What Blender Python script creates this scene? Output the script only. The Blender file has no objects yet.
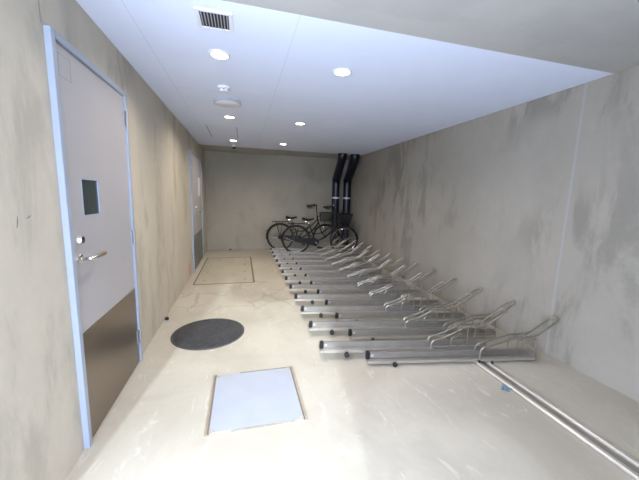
import bpy, math, random
from mathutils import Vector, Matrix
random.seed(7)
PI = math.pi
S = bpy.context.scene
COL = S.collection

# ------------------------------------------------------------------ camera
W, L, H = 3.76, 8.00, 2.50          # right wall, back wall, ceiling height
YC0, YC1 = 1.863, 7.077             # white ceiling board from / to
YAW, PITCH, ROLL, FPX = 0.258, 0.1459, 0.0295, 296.1
cam_d = bpy.data.cameras.new('camera'); cam = bpy.data.objects.new('camera', cam_d); COL.objects.link(cam)
fwd = Vector((math.sin(YAW)*math.cos(PITCH), math.cos(YAW)*math.cos(PITCH), -math.sin(PITCH)))
rt = Vector((math.cos(YAW), -math.sin(YAW), 0)); up = rt.cross(fwd)
r2 = rt*math.cos(ROLL) + up*math.sin(ROLL); u2 = up*math.cos(ROLL) - rt*math.sin(ROLL)
M = Matrix((r2, u2, -fwd)).transposed().to_4x4(); M.translation = Vector((0.882, 0, 1.464))
cam.matrix_world = M
cam_d.sensor_fit = 'HORIZONTAL'; cam_d.sensor_width = 36; cam_d.lens = FPX/639*36; cam_d.clip_start = 0.02
S.camera = cam

# ------------------------------------------------------------------ world, sun, exposure
w = bpy.data.worlds.new('sky'); S.world = w; w.use_nodes = True
bg = w.node_tree.nodes['Background']; bg.inputs[0].default_value = (0.66, 0.77, 1.0, 1); bg.inputs[1].default_value = 14.6
sd = bpy.data.lights.new('sun', 'SUN'); sun = bpy.data.objects.new('sun', sd); COL.objects.link(sun)
sd.energy = 3.1; sd.angle = math.radians(2.0); sd.color = (0.74, 0.90, 1.0)
EL = math.radians(30); az = Vector((0.166, 1, 0)).normalized()
sun.rotation_euler = Vector((az.x*math.cos(EL), az.y*math.cos(EL), -math.sin(EL))).to_track_quat('-Z', 'Y').to_euler()
LAMP_W = 12.0
S.view_settings.view_transform = 'Standard'; S.view_settings.look = 'None'
S.view_settings.gamma = 1; S.view_settings.use_curve_mapping = False
S.view_settings.exposure = 0.0

# ------------------------------------------------------------------ materials
def mat(name, col, rough=0.5, metal=0.0, emit=None, estr=0, noise=0.0, nscale=20.0, bump=0.0, spec=None):
    m = bpy.data.materials.new(name); m.use_nodes = True
    nt = m.node_tree; b = nt.nodes['Principled BSDF']
    b.inputs['Base Color'].default_value = (*col, 1); b.inputs['Roughness'].default_value = rough
    b.inputs['Metallic'].default_value = metal
    if spec is not None: b.inputs['Specular IOR Level'].default_value = spec
    if emit: b.inputs['Emission Color'].default_value = (*emit, 1); b.inputs['Emission Strength'].default_value = estr
    tc = nt.nodes.new('ShaderNodeTexCoord')
    n = nt.nodes.new('ShaderNodeTexNoise'); n.inputs['Scale'].default_value = nscale; n.inputs['Detail'].default_value = 4
    nt.links.new(tc.outputs['Object'], n.inputs['Vector'])
    if noise > 0:
        r = nt.nodes.new('ShaderNodeValToRGB')
        r.color_ramp.elements[0].position = 0.3; r.color_ramp.elements[1].position = 0.7
        r.color_ramp.elements[0].color = (*[c*(1-noise) for c in col], 1)
        r.color_ramp.elements[1].color = (*[min(1, c*(1+noise)) for c in col], 1)
        nt.links.new(n.outputs['Fac'], r.inputs['Fac']); nt.links.new(r.outputs['Color'], b.inputs['Base Color'])
    if bump > 0:
        bp = nt.nodes.new('ShaderNodeBump'); bp.inputs['Strength'].default_value = bump; bp.inputs['Distance'].default_value = 0.01
        nt.links.new(n.outputs['Fac'], bp.inputs['Height']); nt.links.new(bp.outputs['Normal'], b.inputs['Normal'])
    return m

class NG:                                            # tiny node-graph helper for the concrete
    def __init__(s, m): s.nt = m.node_tree; s.b = s.nt.nodes['Principled BSDF']; s.tc = s.n('ShaderNodeNewGeometry').outputs['Position']
    def n(s, t, **k):
        x = s.nt.nodes.new(t)
        for a, v in k.items(): setattr(x, a, v)
        return x
    def link(s, a, b): s.nt.links.new(a, b)
    def noise(s, scale=(1, 1, 1), sc=1.0, detail=5, rough=0.55, dist=0.0, off=(0, 0, 0)):
        mp = s.n('ShaderNodeMapping'); mp.inputs['Scale'].default_value = scale; mp.inputs['Location'].default_value = off
        s.link(s.tc, mp.inputs['Vector']); x = s.n('ShaderNodeTexNoise')
        x.inputs['Scale'].default_value = sc; x.inputs['Detail'].default_value = detail
        x.inputs['Roughness'].default_value = rough; x.inputs['Distortion'].default_value = dist
        s.link(mp.outputs[0], x.inputs['Vector']); return x.outputs['Fac']
    def ramp(s, v, a, b, lo=0.0, hi=1.0):
        x = s.n('ShaderNodeMapRange'); x.interpolation_type = 'SMOOTHSTEP'
        x.inputs['From Min'].default_value = a; x.inputs['From Max'].default_value = b
        x.inputs['To Min'].default_value = lo; x.inputs['To Max'].default_value = hi
        s.link(v, x.inputs['Value']); return x.outputs[0]
    def mul(s, a, b):
        x = s.n('ShaderNodeMath', operation='MULTIPLY'); s.link(a, x.inputs[0])
        if isinstance(b, (int, float)): x.inputs[1].default_value = b
        else: s.link(b, x.inputs[1])
        return x.outputs[0]
    def mix(s, f, a, b):
        x = s.n('ShaderNodeMix', data_type='RGBA')
        if isinstance(f, (int, float)): x.inputs[0].default_value = f
        else: s.link(f, x.inputs[0])
        for i, c in ((6, a), (7, b)):
            if isinstance(c, tuple): x.inputs[i].default_value = (*c, 1)
            else: s.link(c, x.inputs[i])
        return x.outputs[2]
    def sep(s):
        x = s.n('ShaderNodeSeparateXYZ'); s.link(s.tc, x.inputs[0]); return x.outputs
    def bump(s, v, st, d=0.01):
        x = s.n('ShaderNodeBump'); x.inputs['Strength'].default_value = st; x.inputs['Distance'].default_value = d
        s.link(v, x.inputs['Height']); s.link(x.outputs[0], s.b.inputs['Normal'])

def concrete(name, base, dark, light, stain=0.5, streak=(1.6, 1.6, 0.45), off=(0, 0, 0), lo=0.52, hi=0.66, rough=0.75):
    m = mat(name, base, rough); g = NG(m)
    cloud = g.noise(sc=0.9, detail=6, rough=0.6, off=off)
    c = g.mix(g.ramp(cloud, 0.35, 0.7), base, light)
    st = g.noise(scale=streak, sc=1.0, detail=7, rough=0.62, dist=0.35, off=off)
    band = g.noise(scale=(0.5, 0.5, 0.7), sc=1.0, detail=2, off=(off[0]+5, 3, 1))
    f = g.mul(g.mul(g.ramp(st, lo, hi), g.ramp(band, 0.32, 0.52)), stain)
    c = g.mix(f, c, dark)
    fine = g.noise(sc=14, detail=6, rough=0.7)
    c = g.mix(g.ramp(fine, 0.3, 0.75, 0, 0.10), c, dark)
    g.link(c, g.b.inputs['Base Color']); g.bump(g.noise(sc=40, detail=4), 0.12, 0.004)
    return m

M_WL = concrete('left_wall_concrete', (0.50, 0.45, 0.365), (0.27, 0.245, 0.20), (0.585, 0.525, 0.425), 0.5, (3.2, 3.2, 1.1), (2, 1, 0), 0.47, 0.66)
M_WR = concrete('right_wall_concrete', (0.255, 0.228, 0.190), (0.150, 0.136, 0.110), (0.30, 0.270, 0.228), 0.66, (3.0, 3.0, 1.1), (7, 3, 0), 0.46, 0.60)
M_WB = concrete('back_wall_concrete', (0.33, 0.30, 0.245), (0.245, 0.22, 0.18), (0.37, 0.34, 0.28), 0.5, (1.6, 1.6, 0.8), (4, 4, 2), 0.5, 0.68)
M_SOF = concrete('soffit_concrete', (0.42, 0.415, 0.395), (0.35, 0.345, 0.33), (0.45, 0.44, 0.42), 0.4, (1.2, 2.0, 1), (1, 8, 0), 0.5, 0.66)

def floor_mat():
    m = mat('floor_concrete', (0.6, 0.55, 0.47), 0.55); g = NG(m)
    cloud = g.noise(sc=1.1, detail=7, rough=0.62, dist=0.6)
    c = g.mix(g.ramp(cloud, 0.33, 0.68), (0.365, 0.322, 0.257), (0.45, 0.405, 0.33))
    sm = g.noise(scale=(1.5, 0.7, 1), sc=1.6, detail=8, rough=0.68, dist=1.2, off=(3, 1, 0))
    c = g.mix(g.ramp(sm, 0.50, 0.68, 0, 0.35), c, (0.33, 0.295, 0.24))
    rub = g.noise(scale=(3.0, 1.0, 1), sc=2.2, detail=6, rough=0.6, dist=2.0, off=(9, 2, 0))
    c = g.mix(g.ramp(rub, 0.58, 0.70, 0, 0.5), c, (0.55, 0.51, 0.43))
    # filled shrinkage cracks between the far hatch and the round cover
    nv = g.n('ShaderNodeTexNoise'); nv.inputs['Scale'].default_value = 3.0; g.link(g.tc, nv.inputs['Vector'])
    va = g.n('ShaderNodeVectorMath', operation='MULTIPLY_ADD'); g.link(nv.outputs['Color'], va.inputs[0])
    va.inputs[1].default_value = (0.22, 0.22, 0); g.link(g.tc, va.inputs[2])
    vo = g.n('ShaderNodeTexVoronoi', feature='DISTANCE_TO_EDGE'); vo.inputs['Scale'].default_value = 2.6
    g.link(va.outputs[0], vo.inputs['Vector'])
    line = g.ramp(vo.outputs['Distance'], 0.012, 0.05, 1, 0)
    xyz = g.sep()
    msk = g.mul(g.ramp(xyz[1], 3.5, 4.0), g.ramp(xyz[1], 4.9, 5.3, 1, 0))
    brk = g.noise(sc=1.4, detail=2, off=(1, 5, 0))
    c = g.mix(g.mul(g.mul(line, msk), g.ramp(brk, 0.40, 0.52, 0, 0.8)), c, (0.30, 0.275, 0.225))
    fine = g.noise(sc=30, detail=6, rough=0.7)
    c = g.mix(g.ramp(fine, 0.4, 0.8, 0, 0.12), c, (0.30, 0.27, 0.22))
    g.link(c, g.b.inputs['Base Color'])
    g.link(g.ramp(cloud, 0.3, 0.7, 0.45, 0.7), g.b.inputs['Roughness'])
    g.bump(g.noise(sc=9, detail=8, rough=0.7), 0.15, 0.006)
    return m
M_FLOOR = floor_mat()

def ceiling_mat():
    m = mat('ceiling_board', (0.74, 0.74, 0.80), 0.6); g = NG(m)
    xyz = g.sep(); acc = None
    def seam(o, pos, wdt=0.004):
        x = g.n('ShaderNodeMath', operation='SUBTRACT'); g.link(o, x.inputs[0]); x.inputs[1].default_value = pos
        a = g.n('ShaderNodeMath', operation='ABSOLUTE'); g.link(x.outputs[0], a.inputs[0])
        return g.ramp(a.outputs[0], wdt*0.5, wdt, 1, 0)
    for o, pos in ((xyz[0], 0.25), (xyz[0], 1.22), (xyz[1], 3.40), (xyz[1], 5.25)):
        s_ = seam(o, pos)
        if acc is None: acc = s_
        else:
            x = g.n('ShaderNodeMath', operation='MAXIMUM'); g.link(acc, x.inputs[0]); g.link(s_, x.inputs[1]); acc = x.outputs[0]
    c = g.mix(g.ramp(g.noise(sc=2.2, detail=3), 0.3, 0.7), (0.72, 0.79, 0.975), (0.74, 0.815, 0.99))
    c = g.mix(g.mul(acc, 0.32), c, (0.42, 0.43, 0.50))
    g.link(c, g.b.inputs['Base Color']); return m
M_CEIL = ceiling_mat()

M_DOOR = mat('door_paint', (0.39, 0.375, 0.385), 0.38, noise=0.02, nscale=3)
M_FRAME = mat('door_frame_skylit', (0.33, 0.37, 0.45), 0.35, noise=0.02)  # door grey with the blue of reflected sky put into the colour
M_SEAL = mat('door_gap', (0.10, 0.09, 0.08), 0.8)
M_GREYLINE = mat('pencil_line', (0.33, 0.31, 0.31), 0.7)
def brushed(name, col, rough, stretch):
    m = mat(name, col, rough, 1.0); g = NG(m)
    n = g.noise(scale=stretch, sc=1.0, detail=5, rough=0.6)
    g.link(g.mix(g.ramp(n, 0.3, 0.7), tuple(c*0.88 for c in col), tuple(min(1, c*1.08) for c in col)), g.b.inputs['Base Color'])
    g.link(g.ramp(n, 0.3, 0.7, rough-0.05, rough+0.08), g.b.inputs['Roughness']); return m
M_KICK = brushed('brushed_stainless', (0.30, 0.255, 0.21), 0.34, (6, 6, 90))
M_CHROME = mat('chrome', (0.78, 0.77, 0.74), 0.18, 1.0)
M_HINGE = mat('satin_hinge', (0.36, 0.37, 0.40), 0.5, 0.6)
M_STEEL = mat('stainless_tube', (0.40, 0.37, 0.325), 0.42, 1.0, noise=0.08, nscale=30)
M_GALV = mat('galvanised_channel', (0.36, 0.335, 0.30), 0.50, 0.8, noise=0.06, nscale=12)
M_CHAN = mat('channel_steel_lit', (0.50, 0.465, 0.415), 0.45, 0.8, noise=0.05, nscale=12)  # lighter copy of the rack metal; highlights along the lips put into the colour
M_ALU = mat('aluminium_rail', (0.74, 0.70, 0.65), 0.35, 0.85, noise=0.04, nscale=12)
M_BOLT = mat('bolt_steel', (0.5, 0.49, 0.47), 0.35, 1.0)
M_BLACK = mat('black_plastic', (0.012, 0.012, 0.013), 0.45)
M_RUBBER = mat('black_rubber', (0.015, 0.015, 0.016), 0.8, noise=0.1, nscale=60)
M_STICK = mat('white_sticker', (0.50, 0.50, 0.53), 0.5)
M_GLASSD = mat('dark_wired_glass', (0.035, 0.05, 0.048), 0.12, spec=0.6)
M_WHITE = mat('white_plastic', (0.74, 0.75, 0.80), 0.4)
M_GREYP = mat('grey_plastic', (0.34, 0.35, 0.39), 0.5)
M_DARK = mat('dark_cavity', (0.02, 0.02, 0.022), 0.8)
M_LENS = mat('lamp_lens', (1, 1, 1), 0.4, emit=(1.0, 0.93, 0.80), estr=14.0)
M_PIPE = mat('pipe_lagging', (0.005, 0.009, 0.020), 0.35, noise=0.2, nscale=9, bump=0.1)
M_PIPE2 = mat('pipe_tape', (0.55, 0.58, 0.62), 0.4)
M_BFRAME = mat('bicycle_paint', (0.006, 0.006, 0.007), 0.4, spec=0.25)
M_SPOKE = mat('spoke_steel', (0.6, 0.6, 0.6), 0.3, 1.0)
M_SADDLE = mat('saddle_vinyl', (0.012, 0.012, 0.012), 0.5)
M_RED = mat('red_reflector', (0.10, 0.01, 0.01), 0.3)
M_PINK = mat('faded_red_tape', (0.60, 0.24, 0.20), 0.6)
M_BLUE = mat('blue_scrap', (0.12, 0.24, 0.34), 0.7, noise=0.3)
M_BRASS = mat('hatch_edge_metal', (0.40, 0.36, 0.31), 0.4, 0.8, noise=0.1)
M_HGAP = mat('hatch_gap', (0.15, 0.12, 0.085), 0.9)
def speckle():
    m = mat('speckled_cover', (0.07, 0.07, 0.075), 0.6); g = NG(m)
    n = g.noise(sc=90, detail=3, rough=0.8); k = g.noise(sc=4, detail=3)
    c = g.mix(g.ramp(n, 0.50, 0.62), (0.014, 0.014, 0.017), (0.06, 0.06, 0.07))
    c = g.mix(g.ramp(k, 0.5, 0.65, 0, 0.45), c, (0.045, 0.045, 0.05))
    g.link(c, g.b.inputs['Base Color']); g.bump(n, 0.4, 0.004); return m
M_SPECK = speckle()
M_HATCH = mat('hatch_infill', (0.315, 0.325, 0.36), 0.5, noise=0.04, nscale=5)
M_HATCH2 = concrete('far_hatch_infill', (0.36, 0.32, 0.25), (0.28, 0.25, 0.20), (0.42, 0.375, 0.30), 0.5, (3, 1, 1), (3, 3, 3))
M_GROUND = mat('outside_paving', (0.68, 0.68, 0.67), 0.8, noise=0.1, nscale=2)
M_JOINT = mat('joint_sealant', (0.275, 0.262, 0.24), 0.6)
M_MARK = mat('scuff_mark', (0.14, 0.13, 0.12), 0.9)

# ------------------------------------------------------------------ mesh builder
class MB:
    def __init__(s): s.v = []; s.f = []; s.sm = []
    def add(s, vs, fs, smooth=False, X=None):
        o = len(s.v); s.v += [tuple(X @ Vector(v)) if X else tuple(v) for v in vs]
        s.f += [tuple(i+o for i in f) for f in fs]; s.sm += [smooth]*len(fs); return s
    def box(s, a, b, X=None, ch=0.0):
        x0, y0, z0 = a; x1, y1, z1 = b
        if ch <= 0:
            vs = [(x, y, z) for z in (z0, z1) for y in (y0, y1) for x in (x0, x1)]
            return s.add(vs, [(0, 2, 3, 1), (4, 5, 7, 6), (0, 1, 5, 4), (2, 6, 7, 3), (0, 4, 6, 2), (1, 3, 7, 5)], False, X)
        c = min(ch, (x1-x0)/2.01, (y1-y0)/2.01, (z1-z0)/2.01)
        import bmesh
        bm = bmesh.new(); bmesh.ops.create_cube(bm, size=1)
        for v in bm.verts: v.co = Vector(((x0+x1)/2+v.co.x*(x1-x0), (y0+y1)/2+v.co.y*(y1-y0), (z0+z1)/2+v.co.z*(z1-z0)))
        bmesh.ops.bevel(bm, geom=bm.edges[:], offset=c, segments=2, affect='EDGES')
        bm.verts.index_update()
        s.add([v.co.copy() for v in bm.verts], [[v.index for v in f.verts] for f in bm.faces], False, X); bm.free(); return s
    def prism(s, poly, a, b, axis=0, X=None):       # 2-D outline swept along an axis (0: x, 1: y, 2: z)
        def P(u, v, t): return ((t, u, v), (u, t, v), (u, v, t))[axis]
        n = len(poly); vs = [P(u, v, a) for u, v in poly] + [P(u, v, b) for u, v in poly]
        fs = [(i, (i+1) % n, n+(i+1) % n, n+i) for i in range(n)] + [tuple(range(n))[::-1], tuple(range(n, 2*n))]
        return s.add(vs, fs, False, X)
    def tube(s, pts, r, n=8, closed=False, X=None, caps=True):
        pts = [Vector(p) for p in pts]; N = len(pts); rr = r if isinstance(r, (list, tuple)) else [r]*N
        tg = []
        for i in range(N):
            a = pts[(i-1) % N] if closed or i > 0 else pts[0]; b = pts[(i+1) % N] if closed or i < N-1 else pts[-1]
            tg.append((b-a).normalized())
        ref = Vector((0, 0, 1)) if abs(tg[0].z) < 0.9 else Vector((1, 0, 0))
        u = (ref - tg[0]*ref.dot(tg[0])).normalized(); vs = []
        for i in range(N):
            u = (u - tg[i]*u.dot(tg[i])).normalized(); v = tg[i].cross(u)
            vs += [pts[i] + (u*math.cos(2*PI*k/n) + v*math.sin(2*PI*k/n))*rr[i] for k in range(n)]
        fs = []
        for i in range(N if closed else N-1):
            j = (i+1) % N
            fs += [(i*n+k, i*n+(k+1) % n, j*n+(k+1) % n, j*n+k) for k in range(n)]
        if not closed and caps: fs += [tuple(range(n))[::-1], tuple((N-1)*n+k for k in range(n))]
        return s.add(vs, fs, True, X)
    def lathe(s, prof, n=24, X=None, smooth=True):   # (r, z) profile around z
        vs = []; fs = []
        for r, z in prof: vs += [(r*math.cos(2*PI*k/n), r*math.sin(2*PI*k/n), z) for k in range(n)]
        for i in range(len(prof)-1): fs += [(i*n+k, i*n+(k+1) % n, (i+1)*n+(k+1) % n, (i+1)*n+k) for k in range(n)]
        fs += [tuple(range(n))[::-1], tuple((len(prof)-1)*n+k for k in range(n))]
        return s.add(vs, fs, smooth, X)
    def build(s, name, m, parent=None):
        me = bpy.data.meshes.new(name); me.from_pydata(s.v, [], s.f); me.materials.append(m)
        me.polygons.foreach_set('use_smooth', s.sm)
        import bmesh
        bm = bmesh.new(); bm.from_mesh(me); bmesh.ops.recalc_face_normals(bm, faces=bm.faces[:]); bm.to_mesh(me); bm.free()
        if any(s.sm): me.set_sharp_from_angle(angle=math.radians(40))
        me.update()
        o = bpy.data.objects.new(name, me); COL.objects.link(o)
        if parent: o.parent = parent
        return o

def smooth(pts, it=2, closed=False):                # Chaikin corner cutting
    pts = [Vector(p) for p in pts]
    for _ in range(it):
        q = [] if closed else [pts[0]]; N = len(pts)
        for i in range(N if closed else N-1):
            a, b = pts[i], pts[(i+1) % N]; q += [a*0.75+b*0.25, a*0.25+b*0.75]
        if not closed: q.append(pts[-1])
        pts = q
    return pts
def fillet(pts, r, seg=5):
    pts = [Vector(p) for p in pts]; out = [pts[0]]
    for i in range(1, len(pts)-1):
        a, b, c = pts[i-1], pts[i], pts[i+1]; d1 = (a-b); d2 = (c-b)
        t = min(r, d1.length*0.48, d2.length*0.48); p = b+d1.normalized()*t; q = b+d2.normalized()*t
        for k in range(seg+1):
            s_ = k/seg; out.append(p*(1-s_)**2 + b*2*s_*(1-s_) + q*s_*s_)
    return out + [pts[-1]]
def tag(o, label=None, cat=None, group=None, kind=None):
    for k, v in (('label', label), ('category', cat), ('group', group), ('kind', kind)):
        if v: o[k] = v
    return o
def empty(name, loc=(0, 0, 0), rz=0, **k):
    o = bpy.data.objects.new(name, None); COL.objects.link(o); o.location = loc; o.rotation_euler = (0, 0, rz)
    o.empty_display_size = 0.1; return tag(o, **k)
def children(o): return [c for c in bpy.data.objects if c.parent == o]
def copy_tree(o, parent=None):
    c = o.copy(); COL.objects.link(c)
    if parent: c.parent = parent
    for ch in children(o): copy_tree(ch, c)
    return c
def struct(mb, name, m, label, cat):
    return tag(mb.build(name, m), label, cat, kind='structure')

# ------------------------------------------------------------------ the room
YF = -0.30                                          # inside face of the street front
D1 = (1.775, 2.728, 2.2115)                         # near door: y0, y1, height
D2 = (5.72, 7.12, 2.205)
struct(MB().box((-0.2, YF-0.2, -0.2), (W+0.2, L+0.2, 0)), 'floor', M_FLOOR, 'pale smeared concrete floor of the bicycle parking passage', 'floor')
wl = MB().box((-0.2, 1.15, 0), (0, D1[0], 2.7)).box((-0.2, D1[0], D1[2]), (0, D1[1], 2.7)).box((-0.2, D1[1], 0), (0, D2[0], 2.7))
wl.box((-0.2, D2[0], D2[2]), (0, D2[1], 2.7)).box((-0.2, D2[1], 0), (0, L+0.2, 2.7))
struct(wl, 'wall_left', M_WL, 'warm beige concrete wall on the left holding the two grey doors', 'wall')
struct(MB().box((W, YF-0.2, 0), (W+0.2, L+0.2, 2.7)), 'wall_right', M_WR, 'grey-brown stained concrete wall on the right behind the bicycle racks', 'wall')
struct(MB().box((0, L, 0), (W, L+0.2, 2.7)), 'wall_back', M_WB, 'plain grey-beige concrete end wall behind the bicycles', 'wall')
struct(MB().box((1.265, YF-0.2, 0), (W, YF, 2.7)), 'wall_front', M_WR, 'concrete wall beside the street opening, behind the camera', 'wall')
struct(MB().box((0, YC0, H), (W, YC1, H+0.05)), 'ceiling', M_CEIL, 'smooth white boarded ceiling with recessed lights', 'ceiling')
struct(MB().box((0, YF, H+0.0008), (W, YC0, H+0.2)), 'trim_1', M_SOF, 'bare grey concrete soffit nearest the camera, in front of the white ceiling', 'soffit')
struct(MB().box((0, YC1, H+0.0008), (W, L, H+0.2)), 'trim_2', M_SOF, 'dark strip of bare concrete soffit along the end wall', 'soffit')
struct(MB().box((W-0.001, 2.05, 0.0), (W, 2.072, H)), 'trim_3', M_JOINT, 'pale vertical sealant joint in the right wall', 'joint')
struct(MB().box((0, 1.755, D1[2]), (0.0015, 1.762, H)), 'trim_4', M_JOINT, 'thin vertical joint line above the near door corner', 'joint')
struct(MB().box((-14, -16, -0.25), (16, YF-0.2, -0.02)), 'ground_outside', M_GROUND, 'grey paving outside the street opening, behind the camera', 'ground')

# ------------------------------------------------------------------ doors
def hinge(y, z, parent):
    b = MB().box((0.012, y-0.030, z-0.055), (0.021, y+0.012, z+0.055), ch=0.002)
    b.tube([(0.030, y, z-0.062), (0.030, y, z+0.062)], 0.0095, 10).tube([(0.030, y, z-0.002), (0.030, y, z+0.002)], 0.0105, 10)
    return b.build('hinge', M_HINGE, parent)
def lever(y, z, X0, parent, sgn=1):
    Rr = Matrix.Rotation(PI/2, 4, 'Y')
    b = MB().lathe([(0.0, 0), (0.027, 0), (0.027, 0.006), (0.022, 0.010), (0.012, 0.011), (0.012, 0.05), (0, 0.05)], 20, Matrix.Translation((X0, y, z)) @ Rr)
    h = b.build('door_handle', M_CHROME, parent)
    MB().tube(fillet([(X0+0.035, y, z), (X0+0.058, y, z), (X0+0.058, y+sgn*0.075, z)], 0.02), 0.010, 10).build('lever', M_CHROME, h)
    g = MB().tube([(X0+0.058, y+sgn*0.070, z), (X0+0.058, y+sgn*0.16, z)], [0.0125, 0.0125], 12).build('grip', mat('lever_grip', (0.16, 0.115, 0.08), 0.4), h)
    tag(g, 'dark brown grip of the lever')
def door_frame(y0, y1, h, parent, w_=0.036, p=0.028):
    b = MB().box((-0.12, y0, 0), (p, y0+w_, h), ch=0.002).box((-0.12, y1-w_, 0), (p, y1, h), ch=0.002).box((-0.12, y0+w_, h-w_), (p, y1-w_, h), ch=0.002)
    return b.build('door_frame', M_FRAME, parent)
# near door
y0, y1, h = D1
d = tag(empty('door_1', (0, 0, 0)), 'grey steel door nearest the camera with lever handle and steel kick plate', 'door', kind='structure')
door_frame(y0, y1, h, d)
MB().box((-0.115, y0+0.036, 0.004), (-0.045, y1-0.036, h-0.036)).build('door_gap', M_SEAL, d)
gy0, gy1, gz0, gz1 = 1.962, 2.180, 1.308, 1.530
a, b_, t, z0 = y0+0.040, y1-0.040, h-0.041, 0.012
lf = MB().box((-0.042, a, z0), (0.012, gy0, t)).box((-0.042, gy1, z0), (0.012, b_, t)).box((-0.042, gy0, z0), (0.012, gy1, gz0)).box((-0.042, gy0, gz1), (0.012, gy1, t)).build('door_leaf', M_DOOR, d)
vp = MB().box((-0.010, gy0, gz0), (0.006, gy1, gz1)).build('view_pane', M_GLASSD, d); tag(vp, 'small dark square glass pane')
e = 0.010
MB().box((-0.012, gy0, gz0), (0.014, gy0+e, gz1)).box((-0.012, gy1-e, gz0), (0.014, gy1, gz1)).box((-0.012, gy0+e, gz0), (0.014, gy1-e, gz0+e)).box((-0.012, gy0+e, gz1-e), (0.014, gy1-e, gz1)).build('pane_bead', M_FRAME, vp)
k = MB().box((0.012, a+0.006, z0+0.002), (0.0145, b_-0.006, 0.665)).build('kick_plate', M_KICK, d); tag(k, 'brushed stainless kick plate')
lk = MB().lathe([(0, 0), (0.026, 0), (0.026, 0.008), (0.020, 0.016), (0.019, 0.024), (0.0, 0.025)], 20, Matrix.Translation((0.012, 1.885, 1.190)) @ Matrix.Rotation(PI/2, 4, 'Y')).build('lock_cylinder', M_CHROME, d)
MB().box((0.0365, 1.8835, 1.183), (0.0378, 1.8865, 1.197)).build('keyhole', M_DARK, lk)
lever(1.885, 1.085, 0.012, d)
for z in (2.01, 1.10, 0.235): hinge(y1-0.034, z, d)
q0, q1, r0, r1, tt = 1.845, 1.958, 2.020, 2.130, 0.003
MB().box((0.012, q0, r0), (0.0128, q0+tt, r1)).box((0.012, q1-tt, r0), (0.0128, q1, r1)).box((0.012, q0, r0), (0.0128, q1, r0+tt)).box((0.012, q0, r1-tt), (0.0128, q1, r1)).build('square_outline', M_GREYLINE, d)
# far door
y0, y1, h = D2
d = tag(empty('door_2', (0, 0, 0)), 'grey steel door near the end wall with a white notice', 'door', kind='structure')
door_frame(y0, y1, h, d)
MB().box((-0.115, y0+0.036, 0.004), (-0.045, y1-0.036, h-0.036)).build('door_gap', M_SEAL, d)
ym = 6.16
for a, b_ in ((y0+0.040, ym-0.003), (ym+0.003, y1-0.040)):
    lf = MB().box((-0.042, a, 0.012), (0.012, b_, h-0.041)).build('door_leaf', M_DOOR, d)
    kk = MB().box((0.012, a+0.006, 0.014), (0.0145, b_-0.006, 0.68)).build('kick_plate', mat('dull_kick_plate', (0.26, 0.28, 0.27), 0.4, 0.9), lf); tag(kk, 'dull steel kick plate')
lever(6.24, 1.08, 0.012, d)
MB().lathe([(0, 0), (0.026, 0), (0.026, 0.008), (0.019, 0.020), (0.0, 0.021)], 20, Matrix.Translation((0.012, 6.24, 1.19)) @ Matrix.Rotation(PI/2, 4, 'Y')).build('lock_cylinder', M_CHROME, d)
nt = MB().box((0.012, 6.62, 1.40), (0.0135, 6.88, 1.78)).build('notice', mat('paper_notice', (0.80, 0.80, 0.78), 0.7), d); tag(nt, 'white paper notice')
for z in (2.0, 1.10, 0.24): hinge(y1-0.034, z, d)
for z in (2.0, 1.10, 0.24): hinge(y0+0.034, z, d)

# ------------------------------------------------------------------ ceiling fittings
def disc(r, n=28): return [(r*math.cos(2*PI*i/n), r*math.sin(2*PI*i/n)) for i in range(n)]
def make_light():
    r = empty('recessed_downlight')
    MB().lathe([(0.058, -0.001), (0.080, 0), (0.078, -0.006), (0.066, -0.009), (0.058, -0.004)][1:] + [(0.058, -0.002)], 32).build('trim_ring', M_WHITE, r)
    MB().lathe([(0, -0.0065), (0.050, -0.0070), (0.0595, -0.0050), (0.0595, -0.003), (0, -0.003)], 32).build('lens', M_LENS, r)
    ld = bpy.data.lights.new('lamp', 'AREA'); ld.shape = 'DISK'; ld.size = 0.11; ld.energy = LAMP_W; ld.color = (1.0, 0.91, 0.77); ld.spread = math.radians(150)
    lo = bpy.data.objects.new('lamp', ld); COL.objects.link(lo); lo.parent = r; lo.location = (0, 0, -0.012)
    return r
lab = ['recessed ceiling downlight nearest the camera in the left row, beyond the vent',
       'recessed ceiling downlight, nearest the camera in the right row',
       'small recessed downlight just beyond the round ceiling disc, left row',
       'middle recessed downlight of the right row',
       'farthest left-row downlight, just above the dome camera',
       'farthest recessed downlight of the right row, over the bicycles side']
l0 = make_light(); i = 0
for yy in (2.53, 4.41, 6.25):
    for xx in (0.728, 1.705):
        o = l0 if i == 0 else copy_tree(l0)
        o.location = (xx, yy, H); tag(o, lab[i], 'light', 'recessed ceiling downlights'); i += 1

# vent grille
v = empty('ceiling_vent', (0.733, 2.068, H), label='square white ceiling vent grille with dark slots', cat='vent')
q, qi = 0.105, 0.082
fr = MB().box((-q, -q, -0.008), (-qi, q, 0), ch=0.002).box((qi, -q, -0.008), (q, q, 0), ch=0.002).box((-qi, -q, -0.008), (qi, -qi, 0), ch=0.002).box((-qi, qi, -0.008), (qi, q, 0), ch=0.002).build('vent_frame', M_WHITE, v)
MB().box((-qi, -qi, -0.0015), (qi, qi, -0.0005)).build('vent_cavity', M_DARK, v)
for k in range(9):
    x = -qi + 0.0095 + k*0.01815
    MB().box((x-0.0030, -qi, -0.007), (x+0.0030, qi, -0.0015)).build('vane', M_GREYP, v)

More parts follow.
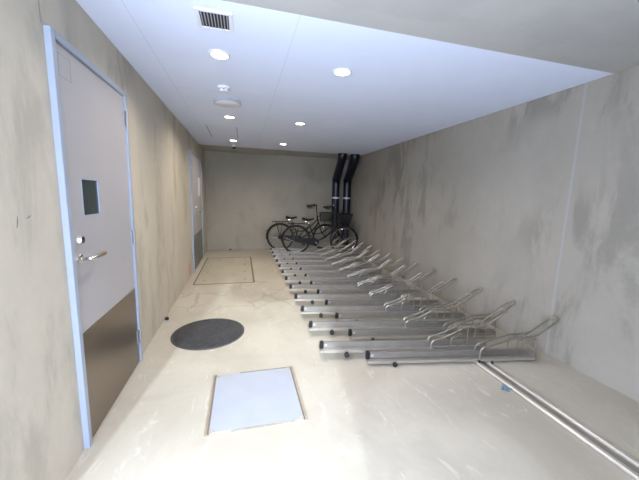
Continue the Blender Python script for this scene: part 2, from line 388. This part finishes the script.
# smoke detector, round disc, dome camera
v = empty('smoke_detector', (0.722, 3.24, H), label='small white smoke detector between vent and round ceiling disc', cat='smoke detector')
MB().lathe([(0.05, 0), (0.062, 0), (0.062, -0.016), (0.056, -0.02), (0, -0.02)], 28).build('base', M_WHITE, v)
MB().lathe([(0, -0.02), (0.044, -0.020), (0.046, -0.036), (0.036, -0.046), (0, -0.048)], 28).build('sensor_head', M_WHITE, v)
for k in range(6):
    a_ = 2*PI*k/6
    MB().box((-0.006, -0.002, -0.034), (0.006, 0.002, -0.026), Matrix.Rotation(a_, 4, 'Z') @ Matrix.Translation((0, 0.045, 0))).build('vent_slot', M_DARK, v)
v = empty('ceiling_speaker', (0.735, 3.68, H), label='wide round white ceiling disc just beyond the smoke detector', cat='ceiling disc')
MB().lathe([(0.10, 0), (0.142, 0), (0.152, -0.030), (0.148, -0.034), (0.136, -0.036), (0.12, -0.026)], 40).build('rim', mat('disc_rim_shade', (0.50, 0.51, 0.56), 0.5), v)  # rim greyed: shadow outline of the white disc put into its colour
MB().lathe([(0, -0.026), (0.134, -0.026), (0.134, -0.037), (0.120, -0.044), (0.06, -0.048), (0, -0.049)], 40).build('cover', M_WHITE, v)
v = empty('dome_camera', (0.727, 6.86, H), label='small dark dome camera on the ceiling near the end wall', cat='security camera')
MB().lathe([(0, 0), (0.055, 0), (0.055, -0.028), (0.048, -0.034), (0, -0.034)], 24).build('base', M_WHITE, v)
MB().lathe([(0.042, -0.034), (0.041, -0.046), (0.034, -0.064), (0.02, -0.075), (0, -0.079)], 24).build('dome', M_GLASSD, v)
v = empty('inspection_hatch', (0.587, 5.52, H), label='square flush white inspection hatch outlined in the far ceiling', cat='ceiling hatch')
hx, hy = 0.228, 0.47
MB().box((-hx, -hy, -0.003), (hx, hy, 0)).build('panel', M_CEIL, v)
for s_ in (-1, 1):
    MB().box((s_*hx-0.006, -hy, -0.006), (s_*hx+0.006, hy, 0)).build('edge_strip', M_GREYP, v)

# ------------------------------------------------------------------ floor covers
v = empty('access_hatch', (0.970, 2.037, 0), label='square pale floor hatch with thin metal edges nearest the camera', cat='floor hatch')
a, c = 0.3165, 0.312
MB().box((-a+0.012, -c+0.012, 0), (a-0.012, c-0.012, 0.004)).build('lid', M_HATCH, v)
for s_ in (-1, 1):
    MB().box((s_*a-0.009, -c-0.006, 0), (s_*a+0.007, c+0.006, 0.005)).build('edge_strip', M_BRASS, v)
    MB().box((s_*(a-0.0145)-0.0055, -c, 0), (s_*(a-0.0145)+0.0055, c, 0.0046)).build('gap', M_HGAP, v)
MB().box((-a+0.2, c-0.005, 0), (a-0.006, c+0.001, 0.0046)).build('edge_strip', M_BRASS, v)
MB().box((-a+0.15, -c-0.001, 0), (a-0.08, -c+0.004, 0.0046)).build('edge_strip', M_BRASS, v)
for sx in (-1, 1):
    for sy in (-1, 1):
        cp = MB().box((sx*(a-0.034)-0.016, sy*(c-0.022)-0.012, 0.004), (sx*(a-0.034)+0.016, sy*(c-0.022)+0.012, 0.0056), ch=0.0005).build('corner_plate', M_BRASS, v)
        MB().lathe([(0, 0.0056), (0.006, 0.0056), (0.006, 0.0068), (0, 0.0068)], 12, Matrix.Translation((sx*(a-0.034), sy*(c-0.022), 0))).build('screw', M_BOLT, cp)

v = empty('manhole_cover', (0.531, 3.155, 0), label='round dark speckled manhole cover in the floor', cat='manhole cover')
MB().lathe([(0, 0), (0.366, 0), (0.366, 0.004), (0.352, 0.006), (0.350, 0.003), (0, 0.003)], 64).build('ring', mat('cover_ring', (0.07, 0.07, 0.075), 0.5, 0.4), v)
MB().lathe([(0, 0.0032), (0.345, 0.0032), (0.343, 0.007), (0, 0.008)], 64).build('lid', M_SPECK, v)
for ang in (100, 280, 200):
    X = Matrix.Rotation(math.radians(ang), 4, 'Z') @ Matrix.Translation((0.318, 0, 0))
    MB().box((-0.010, -0.022, 0.007), (0.010, 0.022, 0.0088), X).build('lifting_slot', M_DARK, v)

v = empty('access_hatch', (0.592, 5.995, 0), label='large rectangular floor hatch near the end wall, outlined by dark gaps', cat='floor hatch')
a, c = 0.476, 1.044
MB().box((-a+0.014, -c+0.014, 0), (a-0.014, c-0.014, 0.003)).build('lid', M_HATCH2, v)
for s_, wd in ((-1, 0.010), (1, 0.014)): MB().box((s_*a-wd, -c, 0), (s_*a+wd, c, 0.0035)).build('gap', M_HGAP, v)
for s_ in (-1, 1): MB().box((-a, s_*c-0.010, 0), (a, s_*c+0.010, 0.0035)).build('gap', M_HGAP, v)
for sx in (-1, 1):
    for yy in (-0.82, -0.28, 0.28, 0.8):
        MB().lathe([(0, 0.003), (0.022, 0.003), (0.020, 0.006), (0, 0.006)], 14, Matrix.Translation((sx*0.33, yy, 0))).build('lifting_plug', mat('plug_metal', (0.25, 0.22, 0.18), 0.5, 0.6), v)

# door stops
for (x, y, lb, rr) in ((0.045, 3.52, 'small black door stop on the floor by the left wall, beside the round cover', 0.020),
                       (0.585, 7.86, 'tiny dark floor stop at the foot of the end wall', 0.022)):
    v = empty('door_stop', (x, y, 0), label=lb, cat='door stop')
    MB().lathe([(0, 0), (rr*0.75, 0), (rr*0.6, 0.008), (rr*0.5, 0.03), (0, 0.03)], 16).build('post', M_BOLT, v)
    MB().lathe([(0, 0.028), (rr, 0.028), (rr*1.1, 0.04), (rr, 0.056), (0, 0.058)], 16).build('rubber_head', M_RUBBER, v)
tag(MB().box((0, 5.34, 0.06), (0.002, 5.46, 0.23)).build('warning_tape', M_PINK), 'small faded red tape patch low on the left wall before the far door', 'tape')
for (y, z, hh, ww, nm) in ((1.46, 1.30, 0.05, 0.010, 'thin dark scuff mark low on the left wall before the near door'), (1.52, 1.335, 0.012, 0.03, 'short dark scuff mark higher on the left wall before the near door')):
    tag(MB().tube([(0.0002, y, z), (0.0006, y+ww*0.6, z+hh*0.5), (0.0002, y+ww, z+hh)], [0.001, 0.0022, 0.001], 6).build('scuff_mark', M_MARK), nm, 'mark')

# ------------------------------------------------------------------ pipes in the corner
def pipe(xb, xt, yb, yt, label):
    v = empty('drain_pipe', (xb, yb, 0), label=label, cat='pipe', group='black pipes in the back corner')
    pts = fillet([(0, 0, 0), (0, 0, 1.93), (xt-xb, yt-yb, 2.42), (xt-xb, yt-yb, H+0.01)], 0.13, 6)
    MB().tube(pts, 0.104, 24).build('pipe_body', M_PIPE, v)
    for z in (1.44,): tag(MB().lathe([(0, z-0.022), (0.106, z-0.022), (0.106, z+0.022), (0, z+0.022)], 24).build('band', M_PIPE2, v), 'pale tape band')
    for z in (0.9, 1.93): MB().lathe([(0, z-0.04), (0.109, z-0.04), (0.110, z), (0.109, z+0.04), (0, z+0.04)], 24).build('coupling', M_PIPE, v)
    MB().lathe([(0.098, H-0.003), (0.118, H-0.003), (0.116, H-0.012), (0.098, H-0.012)], 24, Matrix.Translation((xt-xb, yt-yb, 0))).build('ceiling_collar', M_PIPE, v)
pipe(3.335, 3.235, 7.72, 6.98, 'left one of two thick black pipes bending down in the back corner')
pipe(3.652, 3.555, 7.72, 6.98, 'right one of two thick black pipes, against the right wall')

# ------------------------------------------------------------------ floor rail of the racks
v = empty('slide_rail', (3.0, 0, 0), label='twin-ridged aluminium floor rail running under the bicycle racks', cat='rail')
ya, yb = -0.3, 7.9
MB().box((-0.078, ya, 0), (0.078, yb, 0.004)).build('base_plate', M_GALV, v)
for x in (-0.052, 0.052):
    MB().prism([(x-0.022, 0.004), (x-0.022, 0.012), (x-0.012, 0.019), (x+0.012, 0.019), (x+0.022, 0.012), (x+0.022, 0.004)], ya, yb, 1).build('ridge', M_ALU, v)
    MB().lathe([(0, 0.019), (0.011, 0.019), (0.012, 0.034), (0.008, 0.040), (0, 0.041)], 14, Matrix.Translation((x, 2.00-0.4*(x-0.05), 0))).build('stop_bolt', M_BLACK, v)

# ------------------------------------------------------------------ bicycle racks
ANG = -0.16
def make_rack(high):
    z0 = 0.040 if high else 0.0
    r = empty('bicycle_rack')
    SE, PK, KZ, SK = (1.780, 0.44, 0.283, 1.555) if high else (1.785, 0.405, 0.239, 1.560)
    zb = 0.030
    # channel: tall box rib behind, shallow wheel trough, near lip; the raised kind slopes up from a low front end
    def zz(s): return z0
    yR0, yR1 = 0.000, 0.034
    MB().box((0.035, yR0, zb+z0), (1.585, yR1, 0.086+z0), ch=0.003).build('rib', M_GALV, r)
    tr = MB().box((0.0, -0.070, 0.022+z0), (1.585, 0.0, 0.028+z0)).box((0.0, -0.076, 0.022+z0), (1.585, -0.064, 0.046+z0), ch=0.0015)
    tr.build('wheel_channel', M_CHAN, r)
    MB().box((0.0, -0.003, zb+z0-0.004), (0.036, 0.037, 0.090+z0), ch=0.005).build('end_cap', M_BLACK, r)
    if True:
        MB().box((-0.006, -0.012, 0.030+z0), (0.028, -0.003, 0.078+z0), ch=0.003).build('end_cap', M_BLACK, r)
    MB().box((0.045, -0.0012, 0.050+z0), (0.068, 0.0, 0.070+z0)).build('number_sticker', M_STICK, r)
    # caster
    cz, cr = (0.050, 0.0225) if high else (0.020, 0.0195)
    X = Matrix.Translation((0.238, -0.090, cz)) @ Matrix.Rotation(PI/2, 4, 'X')
    c = MB().lathe([(0, -0.011), (cr, -0.011), (cr, 0.011), (0, 0.011)], 18, X).build('caster', M_RUBBER, r)
    MB().box((0.222, -0.078, cz-0.004), (0.256, -0.075, 0.046+z0)).build('caster_bracket', M_GALV, c)
    # hairpin wheel holder
    yn, yf, R_ = -0.060, 0.018, 0.0090
    ztop1 = 0.135 + (0.012 if high else 0)
    base = 0.045 + z0
    ny = []
    def side(y):
        return [(1.045, y, 0.030+z0), (1.045, y, ztop1), (1.18, y, ztop1+0.040), (1.36, y, KZ-0.008), (SK, y, KZ), (SE, y, PK)]
    A_ = side(yn); B_ = side(yf)[::-1]
    A_[-1] = (SE, yn, PK)
    hp = MB().tube(fillet(A_ + B_, 0.045, 5), R_, 8).build('wheel_holder', M_STEEL, r)
    # cross ties and supports
    MB().tube([(1.36, yn, KZ-0.014), (1.36, yf, KZ-0.014)], 0.005, 8).build('cross_tie', M_STEEL, hp)
    MB().tube([(SK-0.03, yn, KZ-0.006), (SK-0.03, yf, KZ-0.006)], 0.005, 8).build('cross_tie', M_STEEL, hp)
    zt = KZ-0.006
    for (s1, s2, y) in ((1.375, 1.360, yf), (1.400, 1.395, yn), (1.530, 1.515, yf)):
        MB().tube([(s1, y, zt), (s2, y, 0.030+z0)], 0.0058, 8).build('support_leg', M_STEEL, r)
    # looped stay of the holder
    MB().tube(fillet([(1.24, yn-0.004, 0.035+z0), (1.235, yn-0.004, 0.13+z0*0.9), (1.27, yn-0.004, 0.185+z0*0.6), (1.34, yn-0.004, 0.185+z0*0.6)], 0.04), 0.0058, 8).build('stay', M_STEEL, r) if high else None
    MB().tube(fillet([(SK-0.06, -0.055, KZ-0.01), (1.583, -0.055, KZ-0.032), (1.583, -0.055, 0.030+z0)], 0.008, 3), 0.0058, 8).build('support_leg', M_STEEL, r)
    MB().box((1.060, -0.076, 0.046+z0), (1.580, -0.071, 0.064+z0)).box((1.580, -0.078, 0.022+z0), (1.588, 0.036, 0.090+z0), ch=0.001).build('side_plate', M_GALV, r)
    # slide shoe running on the floor rail
    MB().box((1.00, -0.060, 0.0195), (1.14, 0.020, 0.024+z0), ch=0.002).build('slide_shoe', M_BOLT, r)
    return r
ORD = ['first', 'second', 'third', 'fourth', 'fifth', 'sixth', 'seventh', 'eighth', 'ninth', 'tenth', 'eleventh', 'twelfth', 'thirteenth']
ra, rb = make_rack(True), make_rack(False)
PITCHY = 0.4556
for k in range(12):
    o = ra if k == 0 else copy_tree(ra)
    o.location = (1.570, 2.4815+PITCHY*k, 0); o.rotation_euler = (0, 0, ANG)
    lb = f'raised steel bicycle slide reaching furthest left, {ORD[k]} raised one from the camera'
    if k == 11: lb = 'raised steel bicycle slide reaching furthest left, the last raised one, under the parked bicycles'
    tag(o, lb, 'bicycle rack', 'raised bicycle slides')
for k in range(13):
    o = rb if k == 0 else copy_tree(rb)
    o.location = (1.952, 2.289+PITCHY*k, 0); o.rotation_euler = (0, 0, ANG)
    lb = f'low steel bicycle slide set further right, {ORD[k]} low one from the camera'
    if k == 0: lb = 'low steel bicycle slide nearest the camera with hairpin wheel holder'
    if k == 11: lb = 'low steel bicycle slide carrying the nearer black bicycle'
    if k == 12: lb = 'low steel bicycle slide carrying the rear black bicycle by the end wall'
    tag(o, lb, 'bicycle rack', 'low bicycle slides')
# blue scrap beside rail
b = MB()
for k in range(7):
    X = Matrix.Translation((random.uniform(-0.035, 0.035), random.uniform(-0.03, 0.03), 0.004+k*0.0012)) @ Matrix.Rotation(random.uniform(0, 3), 4, 'Z') @ Matrix.Rotation(random.uniform(-0.2, 0.2), 4, 'X')
    b.box((-0.018, -0.008, -0.001), (0.018, 0.008, 0.001), X)
o = tag(b.build('tape_scrap', M_BLUE), 'small blue scrap of tape on the floor beside the slide rail', 'scrap'); o.location = (2.895, 1.70, 0)

# ------------------------------------------------------------------ bicycles
def ring(R, r, n=48, m=8, X=None):
    return [(R*math.cos(2*PI*k/n), 0, R*math.sin(2*PI*k/n)) for k in range(n)], r
def make_wheel(name, parent, cx):
    T = Matrix.Translation((cx, 0, 0.33))
    pts, _ = ring(0.312, 0)
    w_ = MB().tube(pts, 0.0215, 10, True, T).build(name, M_RUBBER, parent)
    pr, _ = ring(0.289, 0); MB().tube(pr, 0.009, 8, True, T).build('rim', M_CHROME, w_)
    sp = MB()
    for k in range(28):
        a1 = 2*PI*k/28; a0 = a1 + (0.9 if k % 2 else -0.9); sy = 0.022 if (k//2) % 2 else -0.022
        sp.tube([(0.022*math.cos(a0), sy, 0.022*math.sin(a0)), (0.284*math.cos(a1), 0, 0.284*math.sin(a1))], 0.0013, 4, False, T)
    sp.build('spokes', M_SPOKE, w_)
    MB().lathe([(0, -0.05), (0.008, -0.05), (0.008, -0.034), (0.026, -0.030), (0.026, -0.024), (0.014, -0.018), (0.014, 0.018), (0.026, 0.024), (0.026, 0.030), (0.008, 0.034), (0.008, 0.05), (0, 0.05)], 16, T @ Matrix.Rotation(PI/2, 4, 'X')).build('hub', M_CHROME, w_)
    return w_
def arc(cx, cz, R, a0, a1, n=22, y=0): return [(cx+R*math.cos(math.radians(a0+(a1-a0)*k/n)), y, cz+R*math.sin(math.radians(a0+(a1-a0)*k/n))) for k in range(n+1)]
def fender(name, parent, cx, a0, a1):
    R, hw = 0.345, 0.026; b = MB(); n = 22; vs = []; fs = []
    for k in range(n+1):
        a_ = math.radians(a0+(a1-a0)*k/n)
        for (yy, dr) in ((-hw, -0.018), (-hw*0.6, 0), (hw*0.6, 0), (hw, -0.018), (hw*0.9, -0.021), (hw*0.55, -0.003), (-hw*0.55, -0.003), (-hw*0.9, -0.021)):
            vs.append((cx+(R+dr)*math.cos(a_), yy, 0.33+(R+dr)*math.sin(a_)))
    for k in range(n): fs += [(k*8+j, k*8+(j+1) % 8, (k+1)*8+(j+1) % 8, (k+1)*8+j) for j in range(8)]
    fs += [tuple(range(8)), tuple(n*8+j for j in range(8))]
    return b.add(vs, fs, True).build(name, M_BFRAME, parent)
def make_bicycle():
    r = empty('bicycle'); WB = 1.13
    make_wheel('rear_wheel', r, 0); make_wheel('front_wheel', r, WB)
    bb = Vector((0.45, 0, 0.29)); st = Vector((0.30, 0, 0.70)); ht = Vector((0.905, 0, 0.83)); hb = Vector((0.945, 0, 0.68))
    f = MB().tube([bb, st], 0.015, 12)                                                   # seat tube
    f.tube(smooth([hb+Vector((0, 0, 0.02)), (0.80, 0, 0.50), (0.62, 0, 0.36), bb], 3), 0.019, 12)          # low down tube
    f.tube(smooth([ht-Vector((-0.01, 0, 0.05)), (0.74, 0, 0.60), (0.56, 0, 0.47), (0.375, 0, 0.49)], 3), 0.013, 12)   # second tube
    f.tube([ht+Vector((-0.003, 0, 0.02)), hb-Vector((-0.003, 0, 0.015))], 0.019, 12)      # head tube
    for s_ in (-1, 1):
        f.tube([(0.43, s_*0.02, 0.29), (0.34, s_*0.045, 0.31), (0, s_*0.055, 0.33)], 0.0085, 8)
        f.tube([(0.308, s_*0.016, 0.675), (0.2, s_*0.04, 0.56), (0, s_*0.055, 0.33)], 0.0075, 8)
    f.build('frame', M_BFRAME, r)
    fk = MB().tube([hb, hb+Vector((0.005, 0, -0.02))], 0.017, 10)
    for s_ in (-1, 1): fk.tube(smooth([hb+Vector((0.004, 0, -0.012)), (0.955, s_*0.045, 0.655), (1.02, s_*0.048, 0.46), (WB-0.03, s_*0.05, 0.36), (WB, s_*0.05, 0.33)], 2), 0.011, 10)
    fk.build('fork', M_BFRAME, r)
    stem = MB().tube([ht, (0.877, 0, 1.105)], 0.0125, 10).build('handlebar_stem', M_BFRAME, r)
    hbp = smooth([(0.65, -0.27, 1.085), (0.75, -0.265, 1.105), (0.85, -0.20, 1.14), (0.89, -0.09, 1.12), (0.885, 0, 1.105), (0.89, 0.09, 1.12), (0.85, 0.20, 1.14), (0.75, 0.265, 1.105), (0.65, 0.27, 1.085)], 3)
    hbar = MB().tube(hbp, 0.011, 10).build('handlebar', M_BFRAME, r)
    for s_ in (-1, 1):
        MB().tube([(0.645, s_*0.27, 1.084), (0.74, s_*0.266, 1.102)], [0.021, 0.020], 12).build('grip', M_RUBBER, hbar)
        MB().tube([(0.83, s_*0.225, 1.12), (0.79, s_*0.245, 1.085), (0.69, s_*0.26, 1.055)], 0.0055, 8).build('brake_lever', M_BFRAME, hbar)
    MB().lathe([(0, 0), (0.026, 0), (0.024, 0.014), (0.010, 0.024), (0, 0.025)], 16, Matrix.Translation((0.875, 0.13, 1.135))).build('bell', M_CHROME, hbar)
    sp = MB().tube([st, st+Vector((-0.033, 0, 0.095))], 0.0125, 10).build('seat_post', M_CHROME, r)
    # saddle: lofted
    vs = []; fs = []; secs = []
    for t in range(9):
        u = t/8; x = 0.135+0.27*u
        hw = 0.098*(1-u)**0.75*(0.80+0.2*math.sin(PI*min(1, u*1.6)))+0.018; zc = 0.815+0.012*math.cos(2*PI*u); th = 0.052-0.025*u
        if t == 0: hw *= 0.75
        for k in range(14):
            a_ = 2*PI*k/14; zz_ = math.sin(a_); vs.append((x, hw*math.cos(a_), zc + (0.5*th*zz_ if zz_ > 0 else th*0.9*zz_)))
    for t in range(8): fs += [(t*14+k, t*14+(k+1) % 14, (t+1)*14+(k+1) % 14, (t+1)*14+k) for k in range(14)]
    fs += [tuple(range(14)), tuple(8*14+k for k in range(14))]
    sd_ = MB().add(vs, fs, True).build('saddle', M_SADDLE, r)
    for s_ in (-1, 1): MB().tube(fillet([(0.20, s_*0.04, 0.775), (0.20, s_*0.04, 0.745), (0.23, s_*0.04, 0.745), (0.23, s_*0.04, 0.775)], 0.012), 0.006, 6).build('saddle_spring', M_CHROME, sd_)
    fender('rear_fender', r, 0, 25, 190); fender('front_fender', r, WB, 5, 148)
    # rear carrier
    c = MB()
    for y in (-0.06, -0.02, 0.02, 0.06): c.tube([(-0.19, y, 0.705), (0.20, y, 0.705)], 0.0045, 6)
    c.tube([(-0.19, -0.065, 0.705), (-0.19, 0.065, 0.705)], 0.0055, 6).tube([(0.0, -0.065, 0.705), (0.0, 0.065, 0.705)], 0.0055, 6).tube([(0.20, -0.065, 0.705), (0.20, 0.065, 0.705)], 0.0055, 6)
    for s_ in (-1, 1): c.tube([(0, s_*0.058, 0.33), (-0.10, s_*0.065, 0.70)], 0.0055, 6).tube([(0, s_*0.058, 0.33), (0.06, s_*0.065, 0.70)], 0.0055, 6)
    c.tube([(0.20, 0, 0.703), (0.305, 0, 0.69)], 0.006, 6)
    c.build('carrier', M_BFRAME, r)
    MB().box((-0.352, -0.022, 0.45), (-0.338, 0.022, 0.50), ch=0.004).build('reflector', M_RED, r)
    # basket in front
    k_ = MB(); x0, x1, z0_, z1_ = 0.985, 1.225, 0.735, 0.955; hwb, hwt = 0.125, 0.175
    def rect(z):
        u = (z-z0_)/(z1_-z0_); hw = hwb+(hwt-hwb)*u; xa = x0-0.012*u; xb_ = x1+0.06*u
        return [(xa, -hw, z), (xb_, -hw, z), (xb_, hw, z), (xa, hw, z)]
    for j in range(8):
        z = z0_+(z1_-z0_)*j/7; k_.tube(fillet(rect(z)+[rect(z)[0]], 0.03, 3), 0.0075 if j == 7 else 0.0036, 6, False)
    lo, hi = rect(z0_), rect(z1_)
    for e_ in range(4):
        for t in range(10):
            u = t/10; A0 = Vector(lo[e_]).lerp(Vector(lo[(e_+1) % 4]), u); B0 = Vector(hi[e_]).lerp(Vector(hi[(e_+1) % 4]), u); k_.tube([A0, B0], 0.0034, 5)
    for t in range(1, 9):
        u = t/9; k_.tube([Vector(lo[0]).lerp(Vector(lo[1]), u), Vector(lo[3]).lerp(Vector(lo[2]), u)], 0.0024, 5)
    k_.tube([(1.08, -0.05, 0.735), (WB, -0.055, 0.33)], 0.004, 6).tube([(1.08, 0.05, 0.735), (WB, 0.055, 0.33)], 0.004, 6).tube([(0.905, 0, 0.86), (0.985, 0, 0.86)], 0.008, 6)
    k_.build('basket', M_BFRAME, r)
    MB().lathe([(0, 0.055), (0.012, 0.05), (0.024, 0.03), (0.028, 0), (0.024, -0.006), (0, -0.006)], 16, Matrix.Translation((1.07, -0.075, 0.60)) @ Matrix.Rotation(-PI/2, 4, 'Y')).build('headlight', M_CHROME, r)
    # chain case, crank, pedals
    poly = [(0.45+0.085*math.cos(math.radians(a_)), 0.29+0.085*math.sin(math.radians(a_))) for a_ in range(-90, 91, 15)] + [(0.05*math.cos(math.radians(a_)), 0.33+0.05*math.sin(math.radians(a_))) for a_ in range(90, 271, 20)]
    MB().prism(poly, -0.078, -0.062, 1).build('chain_case', M_BFRAME, r)
    cr = MB().tube([(0.45, -0.095, 0.29), (0.45, 0.095, 0.29)], 0.012, 10).tube([(0.45, -0.09, 0.29), (0.57, -0.105, 0.17)], 0.0085, 8).tube([(0.45, 0.09, 0.29), (0.33, 0.105, 0.41)], 0.0085, 8).build('crank', M_CHROME, r)
    MB().box((0.525, -0.195, 0.158), (0.615, -0.11, 0.182), ch=0.004).build('pedal', M_RUBBER, cr)
    MB().box((0.285, 0.11, 0.398), (0.375, 0.195, 0.422), ch=0.004).build('pedal', M_RUBBER, cr)
    MB().tube(smooth([(0, 0.06, 0.33), (-0.06, 0.075, 0.28), (-0.17, 0.085, 0.31), (-0.28, 0.085, 0.36)], 2), 0.008, 8).build('kickstand', M_CHROME, r)
    return r
bk = make_bicycle()
def place_bike(o, rx, ry, s, label):
    ca, sa = math.cos(ANG), math.sin(ANG)
    yl = -0.036; o.scale = (1.07, 1.07, 1.07)
    o.location = (rx + s*ca - yl*sa, ry + s*sa + yl*ca, 0.0295); o.rotation_euler = (0, 0, ANG)
    tag(o, label, 'bicycle', 'bicycles at the end wall')
place_bike(bk, 1.952, 2.289+PITCHY*11, 0.24, 'nearer black city bicycle with front basket, its front wheel by the right wall')
b2 = copy_tree(bk)
ln = MB(); lo_, hi_ = (0.998, 1.205, 0.115), (0.99, 1.262, 0.162)
vs = [(lo_[0], -lo_[2], 0.74), (lo_[1], -lo_[2], 0.74), (lo_[1], lo_[2], 0.74), (lo_[0], lo_[2], 0.74), (hi_[0], -hi_[2], 0.93), (hi_[1], -hi_[2], 0.93), (hi_[1], hi_[2], 0.93), (hi_[0], hi_[2], 0.93)]
ln.add(vs, [(0, 1, 2, 3), (0, 1, 5, 4), (1, 2, 6, 5), (2, 3, 7, 6), (3, 0, 4, 7), (4, 5, 6, 7)])
tag(ln.build('basket_liner', M_SADDLE, bk), 'black liner filling the basket')
place_bike(b2, 1.952, 2.289+PITCHY*12, -0.10, 'rear black city bicycle with basket, further left and close to the end wall')
